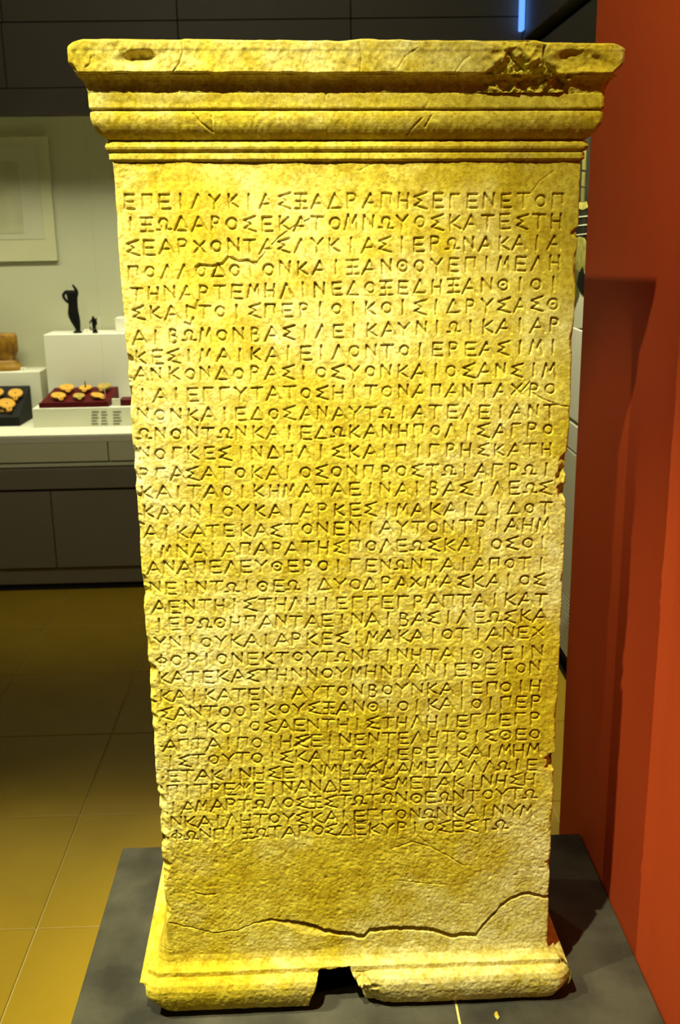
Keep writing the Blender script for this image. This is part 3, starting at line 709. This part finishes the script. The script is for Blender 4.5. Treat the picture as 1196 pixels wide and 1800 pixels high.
# ---- a crumb of stone lying on the plinth
cp = on_z(874, 1787, ZP)
bm = bmesh.new(); bmesh.ops.create_icosphere(bm, subdivisions=2, radius=0.005)
for vv in bm.verts:
    vv.co = Vector((vv.co.x * 0.7, vv.co.y * 1.7, max(vv.co.z * 0.6, -0.0012))) * (1 + 0.25 * float(vn(vv.co.x * 400, vv.co.y * 300 + vv.co.z * 500, 3)))
chip_z = min(v_.co.z for v_ in bm.verts)
tag(from_bm('stone_crumb', bm, M_STONE, None, (cp[0], cp[1], ZP - chip_z + 0.0001)), 'tiny yellow stone crumb on the grey plinth in front of the stele', 'stone')

# ------------------------------------------------------------------ things in the showcase
def lathe(bm, prof_, seg=24, cx=0, cy=0, sx=1.0, sy=1.0):
    rings_ = []
    for r_, z_ in prof_:
        rings_.append([bm.verts.new((cx + r_ * sx * math.cos(2 * math.pi * k / seg), cy + r_ * sy * math.sin(2 * math.pi * k / seg), z_)) for k in range(seg)])
    for A, B_ in zip(rings_[:-1], rings_[1:]):
        for k in range(seg): bm.faces.new((A[k], A[(k + 1) % seg], B_[(k + 1) % seg], B_[k]))
    bm.faces.new(list(reversed(rings_[0]))); bm.faces.new(rings_[-1])
def skin_obj(name, verts, edges, radii, mat, parent, root=0, lv=2):
    me = bpy.data.meshes.new(name); me.from_pydata(verts, edges, [])
    o = link(name, me, mat, parent)
    sk = o.modifiers.new('skin', 'SKIN'); sk.use_smooth_shade = True
    layer = me.skin_vertices[0].data
    for k, rr in enumerate(radii):
        layer[k].radius = rr if isinstance(rr, tuple) else (rr, rr)
        layer[k].use_root = (k == root)
    sd = o.modifiers.new('subd', 'SUBSURF'); sd.levels = lv; sd.render_levels = lv
    return o

def block(px0, px1, py_top, py_bot, Yf, depth, label, name='display_block', z0=None, side=None):
    """white display block; front face outline from picture points on the plane Y = Yf"""
    xa = on_y(px0, py_top, Yf)[0]; xb = on_y(px1, py_top, Yf)[0]; z1 = on_y(0.5 * (px0 + px1), py_top, Yf)[2]
    o = box(name, xa, xb, Yf, Yf + depth, z0 if z0 is not None else ZC, z1, M_WHITE, None, 0.002)
    return tag(o, label, 'display block'), xa, xb, z1
YL = on_z(60, 752, ZC)[1]
blk_low, lx0, lx1, lz1 = block(56, 300, 716, 752, YL, 0.20, 'low white display block with printed caption carrying the maroon lamp tray')
YT = YL + 0.23
blk_tall, tx0, tx1, tz1 = block(76, 262, 587, 690, YT, 0.20, 'tall white display block carrying the two dark bronze figures')
YQ = YL + 0.27
blk_left, qx0, qx1, qz1 = block(-90, 70, 655, 712, YQ, 0.22, 'white display block at the left edge carrying the golden terracotta fragment')
# narrow white block at the right end of the tall block's top
xq0 = on_y(202, 560, YT + 0.08)[0]; zq1 = on_y(204, 559, YT + 0.08)[2]
tag(box('display_block', xq0, xq0 + 0.16, YT + 0.08, YT + 0.18, tz1, zq1, M_WHITE, None, 0.002), 'small white display block standing on the tall block beside the stele edge', 'display block')
# caption print on the low block
for ci, (ca, cb) in enumerate(((161, 174), (178, 190), (199, 214))):
    for ri in range(5):
        ya = 723 + ri * 5.2
        wpx = (cb - ca) * (1.0, 0.8, 0.95, 0.75, 0.9)[(ri + ci) % 5]
        A = on_y(ca, ya, YL); B_ = on_y(ca + wpx, ya + 2.6, YL)
        box('caption_line', A[0], B_[0], YL - 0.0006, YL + 0.0006, B_[2], A[2], M_PRINT, blk_low)

def card(px, py, Y, z, wid, hgt, label):
    x = on_y(px, py, Y)[0]
    t = empty('number_card', (x, Y, z), label, 'card', 'numbered cards in the showcase')
    bm = bmesh.new()
    bm_box(bm, -wid / 2, wid / 2, -0.001, 0.001, 0, hgt)
    bmesh.ops.rotate(bm, verts=bm.verts, cent=(0, 0, 0), matrix=Matrix.Rotation(math.radians(-14), 3, 'X'))
    bmesh.ops.translate(bm, verts=bm.verts, vec=(0, 0, 0.0005))
    from_bm('card_face', bm, M_CARD, t)
    bm = bmesh.new(); bm_box(bm, -wid * .14, wid * .14, -0.0016, -0.0008, hgt * .4, hgt * .62)
    bmesh.ops.rotate(bm, verts=bm.verts, cent=(0, 0, 0), matrix=Matrix.Rotation(math.radians(-14), 3, 'X'))
    from_bm('card_number', bm, M_PRINT, t)
    return t
card(41, 655, YQ + 0.02, qz1, 0.024, 0.022, 'tiny white number card beside the golden terracotta fragment')
card(152, 579, YT + 0.045, tz1, 0.024, 0.020, 'tiny white number card between the two dark figures')
cr_ = on_y(204, 706, YL + 0.03)
tag(box('caption_card', cr_[0] - 0.018, cr_[0] + 0.020, YL + 0.02, YL + 0.032, lz1, lz1 + 0.036, M_CARD, None, 0.001), 'pale caption card standing right of the maroon tray', 'card')
cr2 = on_y(214, 705, YL + 0.06)
tag(box('maroon_stand', cr2[0] - 0.006, cr2[0] + 0.10, YL + 0.03, YL + 0.12, lz1, lz1 + 0.030, M_RTRAY, None, 0.002), 'small maroon stand right of the lamp tray at the stele edge', 'stand')

# --- sloping trays
def tray(name, fl_px, fr_px, bl_px, br_px, y_front, depth, z0, rise, front_h, mat, label):
    """wedge with a lipped front; x from picture points, sloping up to the back"""
    xa = on_y(fl_px[0], fl_px[1], y_front)[0]; xb = on_y(fr_px[0], fr_px[1], y_front)[0]
    xc = on_y(bl_px[0], bl_px[1], y_front + depth)[0]; xd = on_y(br_px[0], br_px[1], y_front + depth)[0]
    t = empty(name, ((xa + xb) / 2, y_front, z0), label, 'tray'); ox = (xa + xb) / 2
    bm = bmesh.new()
    co = [(xa - ox, 0, 0), (xb - ox, 0, 0), (xd - ox, depth, 0), (xc - ox, depth, 0), (xa - ox, 0, front_h), (xb - ox, 0, front_h), (xd - ox, depth, rise), (xc - ox, depth, rise)]
    vs = [bm.verts.new(c) for c in co]
    for f in ((0, 3, 2, 1), (4, 5, 6, 7), (0, 1, 5, 4), (1, 2, 6, 5), (2, 3, 7, 6), (3, 0, 4, 7)): bm.faces.new([vs[k] for k in f])
    bmesh.ops.bevel(bm, geom=bm.edges[:], offset=0.0015, segments=1, affect='EDGES')
    from_bm('tray_body', bm, mat, t)
    bm = bmesh.new(); bm_box(bm, xa - ox - 0.002, xb - ox + 0.002, -0.005, 0.0, 0.0, front_h + 0.004, 0.001)
    from_bm('front_lip', bm, mat, t)
    def top(px, py):
        # point of the sloping top under a picture point
        n = np.array([0, -(rise - front_h), depth]); n = n / np.linalg.norm(n)
        return on_plane(px, py, (0, y_front, z0 + front_h), n), math.atan2(rise - front_h, depth)
    return t, top
rt, rtop = tray('lamp_tray', (69, 706), (190, 706), (96, 682), (208, 678), YL + 0.015, 0.165, lz1, 0.072, 0.022, M_RTRAY, 'maroon sloping tray holding six clay oil lamps')
YBK = on_z(20, 749, ZC)[1]
btr, btop = tray('lamp_tray', (-60, 735), (34, 735), (-60, 690), (54, 690), YBK, 0.21, ZC, 0.165, 0.040, M_BTRAY, 'black sloping tray with clay lamps at the left edge of the showcase')

def oil_lamp(px, py, topf, size, ang, mat, label, group, handle=False, lift=0.010):
    p, sl = topf(px, py)
    t = empty('oil_lamp', tuple(p + np.array([0, 0, 0.001])), label, 'oil lamp', group)
    t.rotation_euler = (sl * 0.9, 0, ang)
    R_ = size * 1.2
    bm = bmesh.new()
    lathe(bm, [(R_ * .45, 0), (R_ * .62, lift * .3), (R_ * .92, lift * 1.0), (R_, lift * 1.5), (R_ * .94, lift * 1.9), (R_ * .80, lift * 2.05), (R_ * .74, lift * 1.85), (R_ * .30, lift * 1.7), (R_ * .12, lift * 1.72)], 24)
    from_bm('lamp_body', bm, mat, t, smooth=True)
    bm = bmesh.new()
    lathe(bm, [(R_ * .22, lift * .6), (R_ * .34, lift * 1.1), (R_ * .33, lift * 1.6), (R_ * .24, lift * 1.85)], 14, 0, -R_ * 1.12, 1.0, 1.1)
    noz = from_bm('lamp_nozzle', bm, mat, t, smooth=True)
    bm = bmesh.new(); lathe(bm, [(R_ * .13, lift * 1.80), (R_ * .13, lift * 1.93)], 10, 0, -R_ * 1.14)
    from_bm('wick_hole', bm, M_LAMPD, noz)
    bm = bmesh.new(); lathe(bm, [(R_ * .11, lift * 1.70), (R_ * .11, lift * 1.80)], 10)
    from_bm('filling_hole', bm, M_LAMPD, t)
    if handle:
        bm = bmesh.new()
        lathe(bm, [(R_ * .12, lift * 1.8), (R_ * .09, lift * 3.6), (R_ * .11, lift * 4.4), (R_ * .04, lift * 5.2)], 10, 0, R_ * .1)
        from_bm('lamp_knob', bm, M_LAMPD, t, smooth=True)
    return t
G1 = 'oil lamps on the maroon tray'
for px, py, sz, an, mt, lb, hd, lf in (
    (118, 687, .030, .35, M_LAMP, 'orange clay lamp at the back left of the maroon tray', False, .011),
    (151, 686.5, .026, .0, M_LAMP, 'clay lamp with upright pin at the back middle of the maroon tray', True, .009),
    (184, 686, .028, -.2, M_LAMP2, 'olive domed clay lamp at the back right of the maroon tray', False, .013),
    (103, 700, .030, .5, M_LAMP, 'broad orange clay lamp at the front left of the maroon tray', False, .009),
    (139, 700, .024, .3, M_LAMP2, 'small olive clay lamp at the front middle of the maroon tray', False, .008),
    (171, 699, .027, .9, M_LAMP, 'yellow clay lamp at the front right of the maroon tray', False, .008)):
    oil_lamp(px, py, rtop, sz, an, mt, lb, G1, hd, lf)
G2 = 'oil lamps on the black tray'
for px, py, sz, an, lb in ((28, 697, .030, .2, 'orange clay lamp at the back right of the black tray'), (12, 715, .034, .5, 'large orange clay lamp at the front of the black tray'),
                           (-4, 696, .028, 0, 'orange clay lamp cut by the left picture edge')):
    oil_lamp(px, py, btop, sz, an, M_LAMP, lb, G2, False, .012)
for px, py, sz, lb, mt in ((4, 726, .012, 'small brown clay bead cluster below the lamps, left one', M_TERRA), (15, 725, .011, 'small yellow clay bead at the front of the black tray', M_LAMP)):
    p, sl = btop(px, py)
    bm = bmesh.new(); lathe(bm, [(sz * .5, 0), (sz, sz * .5), (sz * .9, sz * 1.1), (sz * .35, sz * 1.35), (sz * .30, sz * 1.1)], 14, 0, 0, 1.15, 0.85)
    o = from_bm('clay_bead', bm, mt, None, tuple(p), True); tag(o, lb, 'bead')

# --- terracotta fragment on the left block
YG = YQ + 0.03
gA = on_y(34, 655, YG); gB = on_y(-40, 655, YG)
gx = 0.5 * (gA[0] + gB[0]); gw = (gA[0] - gB[0]) / 2
zt_g = on_y(10, 588, YG)[2] - qz1
frag = empty('terracotta_fragment', (gx, YG + 0.06, qz1), 'golden brown terracotta sculpture fragment with flared foot at the left edge', 'sculpture')
def wobble(bm, amt, fq, seed):
    for vv in bm.verts:
        c = vv.co
        k = float(vn(c.x * fq, c.z * fq + c.y * fq * .7, seed)); vv.co = c + Vector((amt * k, amt * float(vn(c.z * fq, c.x * fq, seed + 1)), amt * .5 * k))
bm = bmesh.new(); lathe(bm, [(gw * .98, 0), (gw * 1.02, .01), (gw * .98, .022), (gw * .88, .030), (gw * .86, .044), (gw * .80, .052), (gw * .74, .054)], 40, 0, 0, 1.0, 0.55)
wobble(bm, .004, 40, 201); from_bm('stepped_foot', bm, M_TERRA, frag, smooth=True)
zt_ = zt_g
bm = bmesh.new(); bm_box(bm, -gw * .95, gw * .80, -gw * .42, gw * .42, .048, zt_, .014, 3)
bmesh.ops.subdivide_edges(bm, edges=bm.edges[:], cuts=4, use_grid_fill=True)
for vv in bm.verts:
    k = (vv.co.z - .05) / (zt_ - .05); f = 0.84 + 0.16 * min(max((k - .1) / .45, 0), 1)
    vv.co.x *= f; vv.co.y *= f
wobble(bm, .006, 30, 205); from_bm('torso_block', bm, M_TERRA, frag, smooth=True)
bm = bmesh.new(); lathe(bm, [(gw * .08, zt_ * .40), (gw * .17, zt_ * .52), (gw * .20, zt_ * .75), (gw * .18, zt_ * .95), (gw * .10, zt_ * 1.02)], 16, gw * .76, -gw * .20, 1, 1)
wobble(bm, .003, 40, 209); from_bm('side_scroll', bm, M_TERRA, frag, smooth=True)
bm = bmesh.new(); lathe(bm, [(gw * .03, zt_ * .58), (gw * .06, zt_ * .70), (gw * .07, zt_ * .86), (gw * .05, zt_ * 1.0)], 12, gw * .50, -gw * .42, 1, .6)
from_bm('fold_ridge', bm, M_TERRA, frag, smooth=True)

# --- headless bronze figure with raised arms
def fig_pt(px, py, Y): q = on_y(px, py, Y); return q
YS = YT + 0.07
base = on_y(136, 579, YS); sc_ = float(on_y(137, 579, YS)[0] - base[0])
zt0s = tz1
figure = empty('bronze_figure', (base[0], YS, zt0s), 'black headless bronze figure with one arm raised on the tall white block', 'statue')
def L(px, py, y=0.0): return ((px - 136) * sc_ + 0.0, y, max((580.5 - py) * sc_, 0.0))
q = sc_
bm = bmesh.new()
def tube(bm, pts_, rad, seg=10):
    rings_ = []
    for k, (P, rr) in enumerate(zip(pts_, rad)):
        rr = float(rr); P = Vector(P); a_ = Vector(pts_[max(k - 1, 0)]); c_ = Vector(pts_[min(k + 1, len(pts_) - 1)])
        d_ = (c_ - a_).normalized(); n1 = d_.cross(Vector((0, 1, 0.01))).normalized(); n2 = d_.cross(n1)
        rings_.append([bm.verts.new(P + rr * (math.cos(2 * math.pi * j / seg) * n1 + math.sin(2 * math.pi * j / seg) * n2)) for j in range(seg)])
    for A, B_ in zip(rings_[:-1], rings_[1:]):
        for j in range(seg): bm.faces.new((A[j], A[(j + 1) % seg], B_[(j + 1) % seg], B_[j]))
    bm.faces.new(list(reversed(rings_[0]))); bm.faces.new(rings_[-1])
loft = [(578, 137.5, 4.4), (574, 137.3, 4.2), (569, 136.2, 6.0), (561, 134.2, 8.2), (553, 132.4, 9.6), (545, 131.2, 9.6), (537, 131.6, 8.5), (530, 132, 8.2), (522, 132, 8.8), (516, 131.6, 9.4), (511, 131.2, 9.8), (508, 131, 9.0), (506.3, 131, 6.5)]
rings_ = []
for yy, cc, hw2 in loft:
    P = L(cc, yy); fold = 1.0
    rings_.append([bm.verts.new((P[0] + hw2 * q * math.cos(2 * math.pi * j / 28), .66 * hw2 * q * math.sin(2 * math.pi * j / 28) * (1 + (.10 * math.cos(7 * 2 * math.pi * j / 28) if yy > 530 else 0)), P[2])) for j in range(28)])
for A, B_ in zip(rings_[:-1], rings_[1:]):
    for j in range(28): bm.faces.new((A[j], A[(j + 1) % 28], B_[(j + 1) % 28], B_[j]))
bm.faces.new(list(reversed(rings_[0]))); bm.faces.new(rings_[-1])
tube(bm, [L(125, 508.5), L(120.5, 509.5, -.002), L(117, 514, -.005), L(117.5, 518, -.008), L(121, 523, -.011), L(126, 527.5, -.013)], [3.2 * q, 3.0 * q, 2.7 * q, 2.6 * q, 2.5 * q, 2.3 * q])
tube(bm, [L(137, 518), L(139.5, 512.5, -.001), L(140.5, 508.5, -.003), L(139, 504, -.005), L(136.6, 500, -.007), L(134.4, 496.8, -.008)], [4.2 * q, 3.8 * q, 3.0 * q, 2.5 * q, 2.1 * q, 1.5 * q])
bmesh.ops.recalc_face_normals(bm, faces=bm.faces[:])
from_bm('figure_body', bm, M_BRONZE, figure, smooth=True)
bm = bmesh.new(); lathe(bm, [(8 * q, 0), (8 * q, 1.6 * q), (6.5 * q, 3.2 * q), (4 * q, 4.6 * q)], 20, .6 * q, 0, 1, .8)
from_bm('figure_base', bm, M_BRONZE, figure)
# --- little bronze figurine
YS2 = YT + 0.045
b2_ = on_y(167, 583, YS2); q2 = on_y(168, 583, YS2)[0] - b2_[0]
fig2 = empty('bronze_figurine', (b2_[0], YS2, tz1), 'tiny black bronze figurine with a bent arm beside the larger headless figure', 'statue')
def L2(px, py, y=0.0): return ((px - 167) * q2, y, max((583.5 - py) * q2, 0))
vs2 = [L2(166, 564), L2(166, 560), L2(165.6, 556.5), L2(165.5, 553.5), L2(165, 569), L2(164.8, 577), L2(167.5, 569), L2(168, 577),
       L2(162.5, 561), L2(159.5, 564, -.002), L2(160, 568, -.004), L2(169.5, 560.5), L2(171, 565), L2(170.2, 570, -.002)]
ed2 = [(0, 1), (1, 2), (2, 3), (0, 4), (4, 5), (0, 6), (6, 7), (1, 8), (8, 9), (9, 10), (1, 11), (11, 12), (12, 13)]
rd2 = [2.1, 2.4, 1.1, 1.9, 1.5, 1.0, 1.5, 1.0, 1.1, .9, .8, 1.2, 1.0, .8]
skin_obj('figurine_body', vs2, ed2, [a_ * q2 * 1.5 for a_ in rd2], M_BRONZE, fig2, 0, 2)
bm = bmesh.new(); bm_box(bm, -4 * q2, 4.6 * q2, -3 * q2, 3 * q2, 0, 3.0 * q2, .4 * q2); bm_box(bm, -3 * q2, 3.6 * q2, -2.4 * q2, 2.4 * q2, 3.0 * q2, 6.8 * q2, .4 * q2)
from_bm('figurine_base', bm, M_BRONZE, fig2)
skin_obj('curved_tail', [L2(158.5, 571), L2(160, 575), L2(162.5, 578), L2(165, 579.5)], [(0, 1), (1, 2), (2, 3)], [.8 * q2, 1.1 * q2, 1.1 * q2, .9 * q2], M_BRONZE, fig2, 0, 1)
skin_obj('shoulder_shaft', [L2(172, 557, .003), L2(170.3, 561, .003), L2(168.5, 566, .003)], [(0, 1), (1, 2)], [1.1 * q2, 1.0 * q2, .8 * q2], M_BRONZE, fig2, 0, 1)

# --- printed panel hanging on the back of the case
YPn = YB + 0.66
def rect_y(name, pxa, pya, pxb, pyb, Y, th, mat, parent):
    A = on_y(pxa, pya, Y); B_ = on_y(pxb, pyb, Y)
    return box(name, min(A[0], B_[0]), max(A[0], B_[0]), Y, Y + th, min(A[2], B_[2]), max(A[2], B_[2]), mat, parent, 0.0)
panel = empty('wall_panel', tuple(on_y(0, 460, YPn)), 'large pale printed panel on the back of the showcase at left', 'panel')
rect_y('panel_board', -160, 243, 101, 458, YPn, 0.018, M_POSTER, panel)
rect_y('panel_border', -150, 258, 78, 420, YPn - 0.002, 0.004, M_CASEB, panel)
rect_y('panel_picture', -140, 286, 42, 410, YPn - 0.004, 0.004, M_POSTER2, panel)
